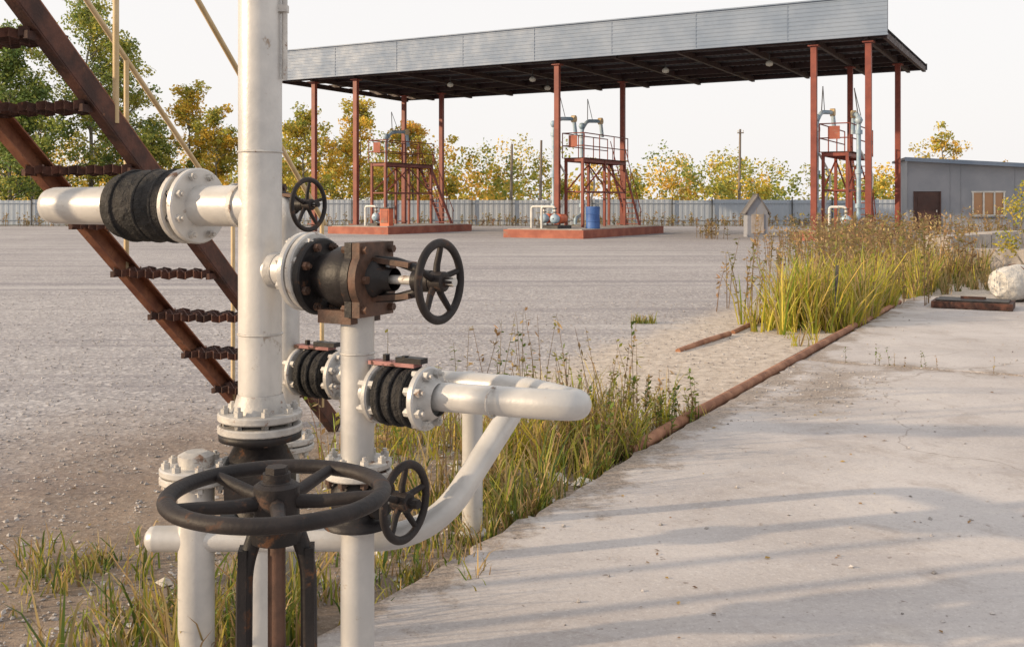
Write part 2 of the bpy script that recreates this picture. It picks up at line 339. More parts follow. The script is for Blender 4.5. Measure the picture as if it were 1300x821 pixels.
def stalks(name,fn,n,h0,h1,pal,leafn=10,ls=.03,thick=.004):
    L=Leafy()
    for i in range(n):
        p=fn(); h=random.uniform(h0,h1); a=random.uniform(0,6.28); d=V((math.cos(a),math.sin(a),0))*h*random.uniform(.02,.25)
        col=pick(pal,.4); st=jit((.26,.18,.1))
        for x in (V((thick,0,0)),V((0,thick,0))):
            m=p+Z*h*.5+d*.3; t=p+Z*h+d
            L.quad([p-x,p+x,m+x*.7,m-x*.7],st); L.quad([m-x*.7,m+x*.7,t+x*.3,t-x*.3],st)
        for j in range(leafn):
            t=random.uniform(.2,1); q=p+Z*h*t+d*t*t; r=V((random.gauss(0,1),random.gauss(0,1),random.gauss(.2,.7))).normalized()
            sx=r*ls*random.uniform(.6,1.6); sy=r.cross(V((random.random(),random.random(),1))).normalized()*ls*.28
            L.quad([q,q+sx*.5+sy,q+sx,q+sx*.5-sy],jit(col,.3))
    return L.obj(name,GRASSM)
def clumpfn(n,sr,pr,sd,zz=0):
    cs=[(random.uniform(*sr),random.uniform(*pr)) for _ in range(n)]
    def f():
        s,p=random.choice(cs); return SP(s+random.gauss(0,sd),min(max(p+random.gauss(0,sd),pr[0]-.02),pr[1]+.4),zz)
    return f
grass('grass_verge',clumpfn(20,(-1.2,2.4),(.10,.7),.16),2700,.10,.36,.009,GG,.3)
grass('grass_verge',clumpfn(20,(-.8,3.0),(.05,.25),.12),900,.05,.16,.008,GG,.25)
grass('grass_verge',clumpfn(10,(.5,2.9),(.9,1.4),.18),650,.12,.36,.008,YG,.35)
grass('grass_verge',clumpfn(9,(1.5,2.9),(.1,.7),.12),950,.18,.5,.009,YG,.25)
stalks('dry_weeds',clumpfn(12,(.2,3.2),(.1,1.2),.2),80,.3,.75,GG,14,.035,.003)
stalks('leafy_weeds',clumpfn(8,(1.4,3.0),(.05,.35),.12),70,.15,.38,GG,22,.03,.003)
grass('tall_grass',clumpfn(13,(7.9,11.0),(.1,.9),.22),3000,.25,.95,.018,YG,.1,.4)
grass('tall_grass',clumpfn(12,(7.2,10),(.1,.9),.2),700,.1,.35,.014,YG,.3,.5)
grass('tall_grass',clumpfn(13,(11.0,17),(.0,1.1),.35),2100,.3,.8,.019,YG,.25,.35)
grass('tall_grass',clumpfn(13,(16,25),(-.5,1.3),.5),1500,.3,.7,.022,YG+DRY,.4,.35)
stalks('dry_weeds',clumpfn(16,(9,26),(-.3,1.6),.4),260,.6,1.35,[(.22,.2,.06),(.36,.24,.11)],18,.06,.006)
grass('grass_tufts',lambda:V((-1.68+random.gauss(0,.18),3.85+random.gauss(0,.12),0)),320,.05,.17,.008,GG,.3)
grass('grass_tufts',lambda:V((-1.25+random.gauss(0,.4),3.5+random.gauss(0,.15),0)),200,.04,.12,.008,GG,.4)
grass('grass_tufts',lambda:V((-.6+random.gauss(0,.35),4.0+random.gauss(0,.25),0)),400,.05,.18,.008,GG,.3)
grass('grass_tufts',lambda:V((1.55+random.gauss(0,.07),11.9+random.gauss(0,.05),0)),120,.05,.15,.01,GG,.1)
grass('grass_tufts',lambda:SP(5.63+random.gauss(0,.03),-random.uniform(1.9,4.2),.03),300,.04,.14,.007,GG,.3)
stalks('dry_weeds',lambda:SP(5.65+random.gauss(0,.05),-2.15+random.gauss(0,.10),.04),26,.3,.7,[(.36,.17,.09)],46,.05,.004)
stalks('dry_weeds',lambda:SP(5.63+random.gauss(0,.02),-random.uniform(.3,1.6),.03),10,.05,.18,GG,10,.02,.002)
def rect(x0,x1,y0,y1): return lambda:V((random.uniform(x0,x1),random.uniform(y0,y1),0))
grass('weed_patch',rect(6.0,9.4,15.6,19),2000,.1,.42,.016,[(.16,.18,.05),(.27,.25,.08)],.45)
grass('weed_patch',rect(8.5,13,16.5,20),900,.06,.25,.016,[(.16,.18,.05),(.27,.25,.08)],.6)
stalks('dry_weeds',rect(5.6,8.2,17.5,23.5),220,.5,1.2,[(.22,.19,.07),(.36,.25,.12)],18,.07,.007)
stalks('dry_weeds',rect(8,11.5,26,32),110,.5,1.1,[(.22,.19,.07),(.36,.25,.12)],16,.07,.007)
stalks('dry_weeds',rect(9.5,14,30,36),130,.5,1.1,[(.22,.19,.07),(.36,.25,.12)],14,.09,.008)
stalks('dry_weeds',rect(14,30,40,49),240,.4,1.0,[(.27,.2,.08),(.36,.25,.12)],12,.1,.01)
stalks('dry_weeds',rect(-45,20,61.5,63.2),420,.3,.9,[(.27,.22,.08),(.36,.26,.12)],14,.14,.014)
stalks('dry_weeds',rect(7.5,8.3,39,42),26,.4,.9,[(.25,.2,.08)],14,.1,.01)
# fallen leaves and litter
L=Leafy()
for i in range(420):
    p=SP(random.uniform(-1,12),random.gauss(.3,1.6),.0)
    pp=(p-P0).dot(U); p.z=.064 if pp<-.02 else .006
    a=random.uniform(0,6.28); s_=random.uniform(.006,.016); x=V((math.cos(a),math.sin(a),random.uniform(-.1,.3)))*s_; y=V((-math.sin(a),math.cos(a),random.uniform(0,.4)))*s_*.6
    L.quad([p-x,p+y,p+x,p-y+Z*s_*.3],jit(random.choice([(.42,.28,.06),(.3,.17,.06),(.2,.12,.06)])))
L.obj('fallen_leaves',GRASSM)
mb=MB(); mb.beam((3.55,11.2,0),(3.57,11.2,.72),.03,.03,DARKP); mb.obj('marker_stake')
# trees
def leafball(L,c,rx,rz,n,size,pal,light=1):
    base=random.choice(pal)
    for i in range(n):
        d=V((random.gauss(0,1),random.gauss(0,1),random.gauss(0,1))).normalized()*random.random()**.45
        p=c+V((d.x*rx,d.y*rx,d.z*rz)); s=size*random.uniform(.6,1.4)
        a=V((random.gauss(0,1),random.gauss(0,1),random.gauss(0,.8))).normalized(); b_=a.cross(V((random.gauss(0,1),random.gauss(0,1),random.gauss(0,1)))).normalized()
        col=jit(base if random.random()<.75 else random.choice(pal),.3)
        L.quad([p-a*s*.5,p+b_*s*.32,p+a*s*.5,p-b_*s*.32],col)
YL=[(.70,.46,.06),(.76,.53,.09),(.54,.44,.07),(.38,.37,.07)]; GR=[(.12,.18,.05),(.19,.25,.06),(.28,.31,.065),(.46,.42,.08)]; OR=[(.60,.33,.06),(.68,.43,.09),(.42,.33,.08)]
def tree(name,x,y,h,r,pal,nb=26,nl=260,ls=.22,low=.25):
    par=empty(name); mb=MB(); base=V((x,y,0)); top=base+V((random.uniform(-.4,.4),random.uniform(-.3,.3),h*.96))
    pts=[base.lerp(top,t)+V((random.gauss(0,.08),random.gauss(0,.08),0))*(t*2) for t in [i/7 for i in range(8)]]
    mb.tube(pts,h*.012,BARK,8,rend=.02); L=Leafy()
    for i in range(nb):
        t=low+(1-low)*(i+random.random())/nb; q=base.lerp(top,t); a=random.uniform(0,6.28)
        env=math.sin(min(1,max(.12,(1.03-t)/(1-low)))*math.pi*.62)
        ln=r*env*random.uniform(.6,1.2); e=q+V((math.cos(a)*ln,math.sin(a)*ln,ln*random.uniform(.35,.8)))
        mb.tube([q,q.lerp(e,.5)+Z*ln*.06,e],h*.004,BARK,5,rend=.01)
        for k in (.4,.7,1.0):
            c=q.lerp(e,k)+V((random.gauss(0,.25),random.gauss(0,.25),random.gauss(0,.25)))
            rr=r*random.uniform(.15,.3); leafball(L,c,rr,rr*.8,nl//3,ls,pal)
    mb.obj('trunk_and_limbs',par); L.obj('crown',LEAF,par)
tree('poplar_tree',-34,69,13.4,3.8,GR[:3],40,420,.22,.08)
tree('birch_tree',-29.3,71,15.8,3.8,GR[1:],42,300,.21,.14)
tree('birch_tree',-26.4,70,13.0,3.0,GR[1:]+YL[3:],34,280,.21,.12)
tree('poplar_tree',-31.5,67,9.5,3.2,GR[:3],28,340,.22,.06)
tree('birch_tree',-24.6,69,6.5,2.4,GR,22,260,.21,.06)
tree('birch_tree',-22.6,72,9.8,2.6,YL+GR[3:],30,250,.21,.1)
tree('birch_tree',-20.2,70,7.8,2.4,YL+GR[2:],24,240,.21,.08)
tree('birch_tree',-17.0,71,6.6,2.3,YL+GR[3:],22,240,.21,.08)
tree('birch_tree',-14.0,69,7.8,2.5,YL[1:]+GR[2:],24,240,.21,.08)
tree('birch_tree',-11.0,72,8.6,2.8,YL+GR[3:],26,240,.21,.08)
tree('birch_tree',-7.0,73,7.2,2.5,YL+OR+GR[2:],24,240,.21,.08)
tree('birch_tree',31.5,75,6.9,2.0,YL,20,130,.19,.2)
L=Leafy()
hp=[(-60,9),(-36,7),(-18,6.4),(-8,6.6),(-2,6.5),(4,5.3),(12,5.3),(22,4.6),(30,4.0),(60,4.5)]
def prof(x):
    for (x0,h0),(x1,h1) in zip(hp,hp[1:]):
        if x0<=x<=x1: return h0+(h1-h0)*(x-x0)/(x1-x0)
    return 5
for i in range(225):
    x=random.uniform(-58,58); y=random.uniform(74,95); h=prof(x*74/y)*random.uniform(.55,1.14)*(y/80)
    pal=random.choice([YL,YL+GR[3:],OR,OR+YL,YL+GR[2:],GR[1:],GR[2:]])
    leafball(L,V((x,y,h*.36)),h*.30,h*.38,100,.3,pal)
    for k in range(4): leafball(L,V((x+random.gauss(0,h*.2),y,h*random.uniform(.55,.9))),h*.13,h*.18,50,.26,pal)
L.obj('distant_trees',LEAF)
L=Leafy()
for i in range(160):
    x=random.uniform(-190,190); y=random.uniform(150,200); h=random.uniform(5,9)
    leafball(L,V((x,y,h*.45)),h*.6,h*.5,90,.9,random.choice([OR,GR,YL]))
L.obj('distant_forest',LEAF)
par=empty('yellow_shrub'); L=Leafy(); mb=MB()
for i in range(18):
    a=random.uniform(0,6.28); e=V((9.25+math.cos(a)*.45,18+math.sin(a)*.5,random.uniform(.6,1.6))); mb.tube([(9.25,18,0),e],.012,BARK,5,rend=.004)
    leafball(L,e,.24,.24,100,.06,[(.45,.36,.05),(.34,.32,.05),(.2,.24,.05)])
mb.obj('stems',par); L.obj('leaves',LEAF,par)
# ------------------------------------------------------------------ fence
par=empty('corrugated_metal_fence'); mb=MB(); y0=63.8
prof_=[(0,0),(.14,0),(.17,.012),(.31,.012),(.34,0)]
xx=-70
while xx<34:
    w_=2.5; xs=[]; a0=xx
    while a0<xx+w_-.01:
        for a,b_ in prof_[:-1]:
            if a0+a<=xx+w_: xs.append((a0+a,b_))
        a0+=.34
    xs.append((xx+w_,0)); tp=1.60+random.uniform(-.03,.04); n=len(xs)
    vs=[V((a,y0-b_,.05)) for a,b_ in xs]+[V((a,y0-b_,tp)) for a,b_ in xs]
    mb.add(vs,[(i,i+1,n+i+1,n+i) for i in range(n-1)],FENCE if random.random()<.7 else FENCED); xx+=w_
mb.obj('sheeting',par)
mb=MB()
for z in (.35,1.4): mb.beam((-70,y0-.045,z),(34,y0-.045,z),.03,.04,FENCED)
for i in range(42): mb.box((-70+i*2.5,y0-.09,.9),(.06,.06,1.8),DARKP)
mb.obj('posts_and_rails',par)
def pole(x,y,h,arm=True):
    par=empty('utility_pole'); mb=MB(); mb.tube([(x,y,0),(x+.1,y,h)],.13,WOODP,10,rend=.08); mb.obj('pole',par)
    if arm:
        mb=MB(); mb.box((x+.1,y-.1,h-.3),(.5,.08,.08),WOODP)
        for k in(-.2,.2): mb.lathe((x+.1+k,y-.1,h-.25),(0,0,1),[(0,.03),(.15,.04),(.18,.02)],WHITEP,8)
        mb.obj('crossarm',par)
pole(17.8,80,7.2,True); pole(-.1,72.5,5.6,False); pole(2.0,73,5.9,False)
# ------------------------------------------------------------------ canopy
CR=V((13.74,37.3,0)); HB=7.6
def AB(a,b_,z=0): return CR+U*a+W*b_+Z*z
RAB=Matrix((U,W,Z)).transposed()
LEN=29.2; DEP=11.3; FH=1.42
can=empty('loading_bay_canopy')
mb=MB()
nr=9; pr=[]
for i in range(nr):
    z=HB+FH*i/nr; h=FH/nr; pr+=[(z,0),(z+h*.42,0),(z+h*.5,-.012),(z+h*.9,-.012),(z+h*.98,0)]
pr.append((HB+FH,0))
segs=8
for k in range(segs):
    a0=LEN*k/segs+.006; a1=LEN*(k+1)/segs-.006; n=len(pr)
    vs=[AB(a0,b_,z) for z,b_ in pr]+[AB(a1,b_,z) for z,b_ in pr]
    mb.add(vs,[(i,i+1,n+i+1,n+i) for i in range(n-1)],SHEET)
for k in range(1,segs): mb.box(AB(LEN*k/segs,-.018,HB+FH/2),(.03,.01,FH),SHEET,RAB)
mb.box(AB(LEN/2,-.01,HB+FH+.02),(LEN+.06,.14,.05),SHEET,RAB); mb.box(AB(LEN/2,-.02,HB-.025),(LEN+.04,.12,.05),SHEET,RAB)
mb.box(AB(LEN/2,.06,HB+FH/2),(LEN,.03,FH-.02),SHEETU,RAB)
mb.obj('fascia',can)
mb=MB()
n=int(LEN/.25); xs=[]
for i in range(n): xs+=[(i*.25,0),(i*.25+.1,0),(i*.25+.13,.05),(i*.25+.22,.05)]
m_=len(xs); vs=[AB(a,.1,HB+.18+d) for a,d in xs]+[AB(a,DEP,HB+.18+d) for a,d in xs]
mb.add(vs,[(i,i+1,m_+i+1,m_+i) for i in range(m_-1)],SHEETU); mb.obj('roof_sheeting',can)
mb=MB()
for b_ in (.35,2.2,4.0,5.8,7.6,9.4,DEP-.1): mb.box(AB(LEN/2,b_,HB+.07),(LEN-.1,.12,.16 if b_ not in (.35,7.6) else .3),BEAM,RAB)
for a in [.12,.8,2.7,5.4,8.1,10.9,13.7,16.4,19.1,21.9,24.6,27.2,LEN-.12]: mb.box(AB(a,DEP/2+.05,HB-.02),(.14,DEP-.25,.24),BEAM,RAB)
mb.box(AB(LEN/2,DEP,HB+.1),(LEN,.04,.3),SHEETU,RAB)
mb.obj('roof_beams',can)
mb=MB()
cols=[(.75,.45),(2.75,.45),(.75,7.6),(2.75,7.6),(13.7,.45),(13.7,7.75),(24.7,.55),(27.3,.55),(24.5,7.9),(27.0,7.9)]
for a,b_ in cols:
    mb.box(AB(a,b_,(HB-.14)/2),(.22,.2,HB-.14),RED,RAB); mb.box(AB(a,b_,.37),(.5,.5,.04),RED,RAB)
    mb.box(AB(a,b_,HB-.19),(.4,.4,.05),RED,RAB)
mb.obj('columns',can)
mb=MB()
for a,b_ in [(5,2.5),(9.5,2.5),(16,2.5),(17,6),(20.5,2.5)]:
    p=AB(a,b_,HB-.1); mb.tube([p,p-Z*.25],.03,DARKP,8); mb.slathe(p-Z*.25,(0,0,-1),[(0,.05),(.05,.13),(.12,.16),(.2,.13),(.24,.01)],LAMPG,14)
mb.obj('lamps',can)
def island(a0,a1,b0,b1,h=.33):
    mb=MB(); mb.box(AB((a0+a1)/2,(b0+b1)/2,h/2),(a1-a0,b1-b0,h),REDP,RAB); mb.box(AB((a0+a1)/2,(b0+b1)/2,h+.015),(a1-a0-.25,b1-b0-.25,.03),CONCB,RAB); mb.obj('concrete_island')
island(10.9,14.5,-2.9,6.0); island(20.8,24.2,-2.2,5.0); island(.3,3.4,-.6,6.0)
def rack(a0,a1,b0,b1,zd=3.35):
    par=empty('loading_rack_platform'); mb=MB()
    for a in(a0,a1):
        for b_ in (b0,(b0+b1)/2,b1): mb.box(AB(a,b_,(.34+zd)/2),(.11,.11,zd-.34),RED,RAB)
        mb.beam(AB(a,b0,1.9),AB(a,b1,1.9),.06,.07,RED)
        mb.beam(AB(a,b0,zd-.08),AB(a,b1,zd-.08),.08,.14,RED)
        mb.beam(AB(a,b0,1.9),AB(a,(b0+b1)/2,zd-.2),.05,.05,RED); mb.beam(AB(a,b1,1.9),AB(a,(b0+b1)/2,zd-.2),.05,.05,RED)
    for b_ in (b0,b1): mb.beam(AB(a0,b_,zd-.08),AB(a1,b_,zd-.08),.08,.12,RED); mb.beam(AB(a0,b_,1.9),AB(a1,b_,1.9),.06,.06,RED)
    mb.obj('frame',par)
    mb=MB(); k=0
    while b0+k*.14<b1: mb.box(AB((a0+a1)/2,b0+k*.14+.05,zd+.02),(a1-a0+.3,.09,.03),RUSTD,RAB); k+=1
    mb.obj('deck_grating',par)
    mb=MB()
    for a in(a0-.12,a1+.12):
        for z in (.55,1.1): mb.tube([AB(a,b0-.1,zd+z),AB(a,b1+.1,zd+z)],.025,RED,6)
        nb=3
        for i in range(nb+1): mb.tube([AB(a,b0-.1+(b1-b0+.2)*i/nb,zd),AB(a,b0-.1+(b1-b0+.2)*i/nb,zd+1.1)],.025,RED,6)
    for z in(.55,1.1): mb.tube([AB(a0-.12,b0-.1,zd+z),AB(a1+.12,b0-.1,zd+z)],.025,RED,6)
    mb.box(AB((a0+a1)/2,b0-.14,zd+.75),(.4,.03,.5),REDP,RAB)
    mb.obj('railings',par)
    mb=MB(); am=(a0+a1)/2; run=2.3
    for a in(am-.33,am+.33):
        mb.beam(AB(a,b1,zd),AB(a,b1+run,.02),.05,.16,RED)
        mb.tube([AB(a,b1,zd+1.0),AB(a,b1+run,.95)],.022,RED,6)
        for t in (.12,.4,.7,.96): mb.tube([AB(a,b1+run*t,zd*(1-t)),AB(a,b1+run*t,zd*(1-t)+1.0)],.02,RED,6)
    for i in range(13):
        t=(i+.5)/13; mb.box(AB(am,b1+run*t,zd*(1-t)),(.62,.2,.035),RED,RAB)
    mb.obj('stair',par)
rack(12.7,13.5,.9,5.6); rack(23.2,24.0,.9,4.9); rack(1.6,2.5,.9,5.6)
def arm(a,b_,top=5.1,out=1.3,flip=1):
    par=empty('loading_arm'); mb=MB(); r=.085
    mb.tube([AB(a,b_-.7,.45),AB(a,b_-.7,.7),AB(a,b_,.9),AB(a,b_,top-.4),AB(a-.1*flip,b_+.35,top),AB(a-.35*flip,b_+out,top+.05),AB(a-.4*flip,b_+out+.1,top-.7)],r,BLUE,12,fil=.2)
    for z in (1.3,2.6,top-.7): mb.lathe(AB(a,b_,z),(0,0,1),[(-.08,.14),(.08,.14)],BLUE,14)
    mb.slathe(AB(a,b_,top-.25),(0,0,1),[(-.15,.02),(-.13,.1),(0,.16),(.13,.1),(.15,.02)],BLUE,14)
    mb.obj('swivel_pipe',par); mb=MB()
    mb.tube([AB(a-.1*flip,b_+.4,top),AB(a-.2*flip,b_+.2,top+1.0)],.02,DARKP,6); mb.tube([AB(a-.1*flip,b_+1.0,top),AB(a-.2*flip,b_+.2,top+1.0)],.015,DARKP,6)
    mb.lathe(AB(a-.35*flip,b_+out,top+.05),R_,[(-.09,.16),(.09,.16)],YEL,16)
    mb.tube([AB(a,b_+.06,3.5),AB(a-.5,b_+.5,2.4),AB(a-.2,b_+.3,1.2)],.045,WHITEP,8,fil=.5); mb.obj('counterbalance',par)
arm(13.9,.5); arm(13.9,3.4,5.2); arm(24.4,2.6,5.0); arm(2.9,1.6,5.0); arm(1.2,1.0,4.8,.9,-1)
def pump(a,b_):
    par=empty('pump_unit'); mb=MB(); z=.36
    mb.box(AB(a,b_,z+.06),(.5,1.3,.12),DARKP,RAB)
    mb.lathe(AB(a,b_-.1,z+.4),W,[(-.05,.14),(0,.2),(.5,.2),(.56,.12)],ORANGE,18); mb.slathe(AB(a,b_-.45,z+.4),W,[(-.1,.03),(-.1,.14),(0,.2),(.12,.2),(.2,.1)],BLUE,20)
    mb.tube([AB(a,b_-.4,z+.5),AB(a,b_-.4,z+.9),AB(a+.6,b_-.4,z+.9),AB(a+.6,b_-.4,z)],.05,WHITEP,12,fil=.12)
    for k in(.15,.3): mb.lathe(AB(a,b_-.4,z+.5+k),(0,0,1),[(0,.1),(.04,.1)],DARKP,14)
    mb.obj('motor_and_volute',par)
pump(12.6,-1.6); pump(13.6,-.6); pump(22.2,-.8); pump(1.4,0)
mb=MB(); c=AB(11.35,-1.0,.36)
mb.lathe(c,(0,0,1),[(0,.28),(.02,.295),(.28,.285),(.30,.30),(.33,.285),(.58,.285),(.60,.30),(.63,.285),(.88,.295),(.9,.28),(.885,.26)],BARREL,28); mb.lathe(c+V((.12,-.1,.87)),(0,0,1),[(0,.035),(.04,.035)],DARKP,10); mb.obj('steel_barrel')
mb=MB(); mb.box(AB(21.6,-1.2,.75),(.5,.35,.8),ORANGE,RAB); mb.box(AB(21.6,-1.2,1.17),(.56,.42,.05),DARKP,RAB); mb.box(AB(21.6,-1.39,.8),(.4,.02,.6),REDP,RAB); mb.obj('electrical_cabinet')
par=empty('hydrant_shelter'); mb=MB(); x,y=10.15,42.5
w=.42; mb.add([(x-w,y-.35,0),(x+w,y-.35,0),(x+w,y-.35,1.05),(x,y-.35,1.75),(x-w,y-.35,1.05),(x-w,y+.35,0),(x+w,y+.35,0),(x+w,y+.35,1.05),(x,y+.35,1.75),(x-w,y+.35,1.05)],[(0,1,2,3,4),(9,8,7,6,5),(0,4,9,5),(1,6,7,2)],BWALL); mb.obj('body',par)
mb=MB(); mb.beam((x+.03,y,1.77),(x-w-.12,y,.95),.85,.04,ROOFM); mb.beam((x-.03,y,1.78),(x+w+.12,y,.95),.85,.04,ROOFM); mb.box((x,y-.365,.55),(.5,.03,.8),CONCB); mb.obj('roof_and_door',par)
# ------------------------------------------------------------------ building
par=empty('metal_clad_building'); bx=V((20.15,52,0)); F=V((.97,-.243,0)).normalized(); G=V((.243,.97,0)).normalized(); RB=Matrix((F,G,Z)).transposed()
def B(f,g,z): return bx+F*f+G*g+Z*z
mb=MB(); Lb=13; Db=5; z0=3.6; z1=2.75
def wallq(f0,f1,za,zb): 
    zt=lambda f: z0+(z1-z0)*f/Lb if zb is None else zb
    mb.add([B(f0,0,za),B(f1,0,za),B(f1,0,zt(f1)),B(f0,0,zt(f0))],[(0,1,2,3)],BWALL)
wallq(0,.3,0,None);wallq(.3,1.6,2.0,None);wallq(1.6,3.05,0,None);wallq(3.05,4.6,0,.75);wallq(3.05,4.6,2.0,None);wallq(4.6,Lb,0,None)
mb.add([B(0,0,0),B(0,0,z0),B(0,Db,z0),B(0,Db,0)],[(0,1,2,3)],BWALL); mb.add([B(Lb,0,0),B(Lb,Db,0),B(Lb,Db,z1),B(Lb,0,z1)],[(0,1,2,3)],BWALL); mb.add([B(0,Db,0),B(0,Db,z0),B(Lb,Db,z1),B(Lb,Db,0)],[(0,1,2,3)],BWALL)
f=.05
while f<Lb:
    if not(.25<f<1.65 or 3.0<f<4.65): mb.box(B(f,-.012,(z0+(z1-z0)*f/Lb)/2),(.03,.02,z0+(z1-z0)*f/Lb-.06),BWALL,RB)
    f+=.5
mb.obj('walls',par)
mb=MB(); mb.beam(B(-.15,Db/2,z0+.07),B(Lb+.3,Db/2,z1+.05),Db+.5,.12,ROOFM); mb.beam(B(-.15,-.28,z0+.04),B(Lb+.3,-.28,z1+.02),.03,.2,SHEET); mb.obj('roof',par)
mb=MB(); mb.box(B(.95,.06,1.0),(1.28,.06,1.98),DOORM,RB)
for f in(.33,1.57): mb.box(B(f,-.01,1.0),(.07,.08,2.0),DOORM,RB)
for z in(.5,1.4): mb.box(B(.95,.02,z),(.9,.03,.6),DOORM,RB)
mb.box(B(1.4,.0,1.0),(.04,.08,.12),SILVER,RB); mb.obj('door',par)
mb=MB(); mb.box(B(3.82,.09,1.38),(1.55,.02,1.25),GLASS,RB)
for f in(3.1,3.6,4.1,4.55): mb.box(B(f,.02,1.38),(.08,.07,1.25),WHITEP,RB)
for z in(.79,1.97): mb.box(B(3.82,.015,z),(1.6,.08,.08),WHITEP,RB)
mb.box(B(3.82,-.05,.72),(1.75,.18,.04),SHEET,RB); mb.obj('window',par)
# low concrete wall, hatch, lagged pipe
mb=MB(); d=(V((15.5,28,0))-V((8.6,20.6,0))).normalized()
p=V((8.6,20.6,0))
for i in range(4):
    L_=2.4; h=random.uniform(.62,.75); mb.beam(p+Z*h/2,p+d*L_+Z*h/2,.5,h,CONCB); p=p+d*(L_+.06)
mb.beam(V((8.75,20.35,.25)),V((10.9,19.7,.25)),.4,.5,CONCB)
mb.obj('concrete_block_wall')
mb=MB(); c=SP(11.15,-.35,.06)
mb.box(c+R_*.55+Z*.04,(.95,.6,.08),RUSTD,RAB); mb.box(c+R_*.55+Z*.09,(.85,.5,.02),BLACK,RAB); mb.box(c+R_*.55+Z*.12,(.3,.03,.03),RUSTD,RAB); mb.obj('manhole_hatch')
mb=MB(); a=V((6.62,13.9,.30)); dd=V((.93,.36,0)).normalized(); ax,xx_,yy_=mb.frame(dd)
seg=36; rings=70; vs=[]
from mathutils import noise as mn
for i in range(rings):
    t=i*.06; r0=.25 if i>3 else [.17,.21,.235,.247][i]
    for j in range(seg):
        an=2*math.pi*j/seg; n_=mn.noise(V((t*5,math.cos(an)*2.2,math.sin(an)*2.2)))*.022+mn.noise(V((t*14,math.cos(an)*5,math.sin(an)*5)))*.010+.008*math.sin(t*22+math.sin(an)*1.5)
        vs.append(a+dd*t+(xx_*math.cos(an)+yy_*math.sin(an))*(r0+n_))
mb.add(vs,[(k*seg+i,k*seg+(i+1)%seg,(k+1)*seg+(i+1)%seg,(k+1)*seg+i) for k in range(rings-1) for i in range(seg)],LAGG,True)
mb.add(vs[:seg],[tuple(range(seg))],LAGG)
for k in (.3,1.0,1.8,2.6): mb.torus(a+dd*k,dd,.262,.006,RUSTD,40,6)
for k in (.9,3): mb.box(a+dd*k-Z*.2,(.3,.5,.2),CONCB)
mb.obj('insulated_pipe')
# ------------------------------------------------------------------ staircase left
st=empty('steel_staircase'); A0=V((-1.07,6.3,0)); D=V((-.53,-1.8,1.55)); WV=V((-.577,.17,0)); TOP=1.95
mb=MB()
for o,sg in((V((0,0,0)),1),(WV,-1)):
    p0=A0+o+D*.0+Z*.02; p1=A0+o+D*TOP; side=WV.normalized()*sg
    upn=WV.cross(D).normalized(); upn=upn if upn.z>0 else -upn
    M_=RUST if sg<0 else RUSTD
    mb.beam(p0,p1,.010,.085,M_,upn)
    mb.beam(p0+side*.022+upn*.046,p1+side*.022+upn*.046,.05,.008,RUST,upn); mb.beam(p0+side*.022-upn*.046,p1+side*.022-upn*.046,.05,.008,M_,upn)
mb.obj('stringers',st)
run=V((D.x,D.y,0)).normalized()
mb=MB(); t=.2
while t<TOP:
    c=A0+D*t+WV*.5; wd_=WV.normalized(); hw=.275; sag=random.uniform(.0,.012)
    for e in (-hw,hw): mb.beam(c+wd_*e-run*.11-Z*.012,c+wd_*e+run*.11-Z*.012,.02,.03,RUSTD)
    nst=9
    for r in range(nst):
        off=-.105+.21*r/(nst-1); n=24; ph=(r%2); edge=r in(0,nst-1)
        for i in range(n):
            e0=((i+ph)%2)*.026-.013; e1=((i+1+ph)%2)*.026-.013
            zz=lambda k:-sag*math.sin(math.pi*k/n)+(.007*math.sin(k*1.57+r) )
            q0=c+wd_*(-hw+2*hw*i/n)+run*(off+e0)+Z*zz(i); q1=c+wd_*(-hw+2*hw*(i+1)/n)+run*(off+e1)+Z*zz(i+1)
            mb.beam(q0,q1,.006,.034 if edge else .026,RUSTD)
    t+=.16
mb.obj('grating_treads',st)
mb=MB()
for o,ts in((V((0,0,0)),(.12,.56,1.12,1.62)),(WV,(.12,.66,1.25,1.7))):
    mb.tube([A0+o+D*.1+Z*1.12,A0+o+D*TOP+Z*1.12],.014,YEL,10)
    for t in ts: mb.tube([A0+o+D*t,A0+o+D*t+Z*1.12],.013,YEL,10)
mb.obj('handrails',st)
mb=MB(); e=A0+D*TOP
mb.box(e+WV*.5+run*.5+Z*-.03,(.7,1.0,.05),RUSTD,Matrix((WV.normalized(),run,Z)).transposed())
for o in (WV*0,WV):
    for k in(.1,.95): mb.tube([e+o+run*k-Z*(e.z),e+o+run*k-Z*.05],.03,RUSTD,8)
mb.obj('landing',st)
# ------------------------------------------------------------------ foreground pipework
pw=empty('steel_pipework'); PX=V((-.716,2.9,0)); 
mb=MB()
mb.tube([PX+Z*.78,PX+Z*2.8],.061,SILVER,40)
for z in (1.545,1.03,2.1): mb.torus(PX+Z*z,Z,.061,.0035,SILVER2,40,8)
mb.flange(PX+Z*.80,Z,.118,.022,SILVER2,8); mb.flange(PX+Z*.765,Z,.118,.022,SILVER2,8,BROWN)
mb.lathe(PX+Z*.81,Z,[(0,.078),(.05,.063)],SILVER2,32,caps=False)
mb.tube([PX,PX+Z*.5],.061,SILVER,32)
mb.tube([PX+V((.072,-.01,1.75)),PX+V((.072,-.01,2.8))],.008,SILVER2,10); mb.box(PX+V((.066,-.01,1.95)),(.03,.03,.02),SILVER2)
mb.obj('main_riser',pw)
mb=MB(); c=PX
mb.slathe(c+Z*.5,Z,[(0,.06),(.0,.11),(.02,.11),(.02,.07),(.08,.1),(.16,.1),(.22,.07),(.235,.115),(.255,.115),(.255,.06)],BLACK,32)
mb.box(c+V((0,-.1,.62)),(.13,.07,.12),BLACK); mb.obj('riser_valve_body',pw)
mb=MB(); q=PX+Z*1.392
mb.tube([q,q+U*.88],.0595,SILVER,36)
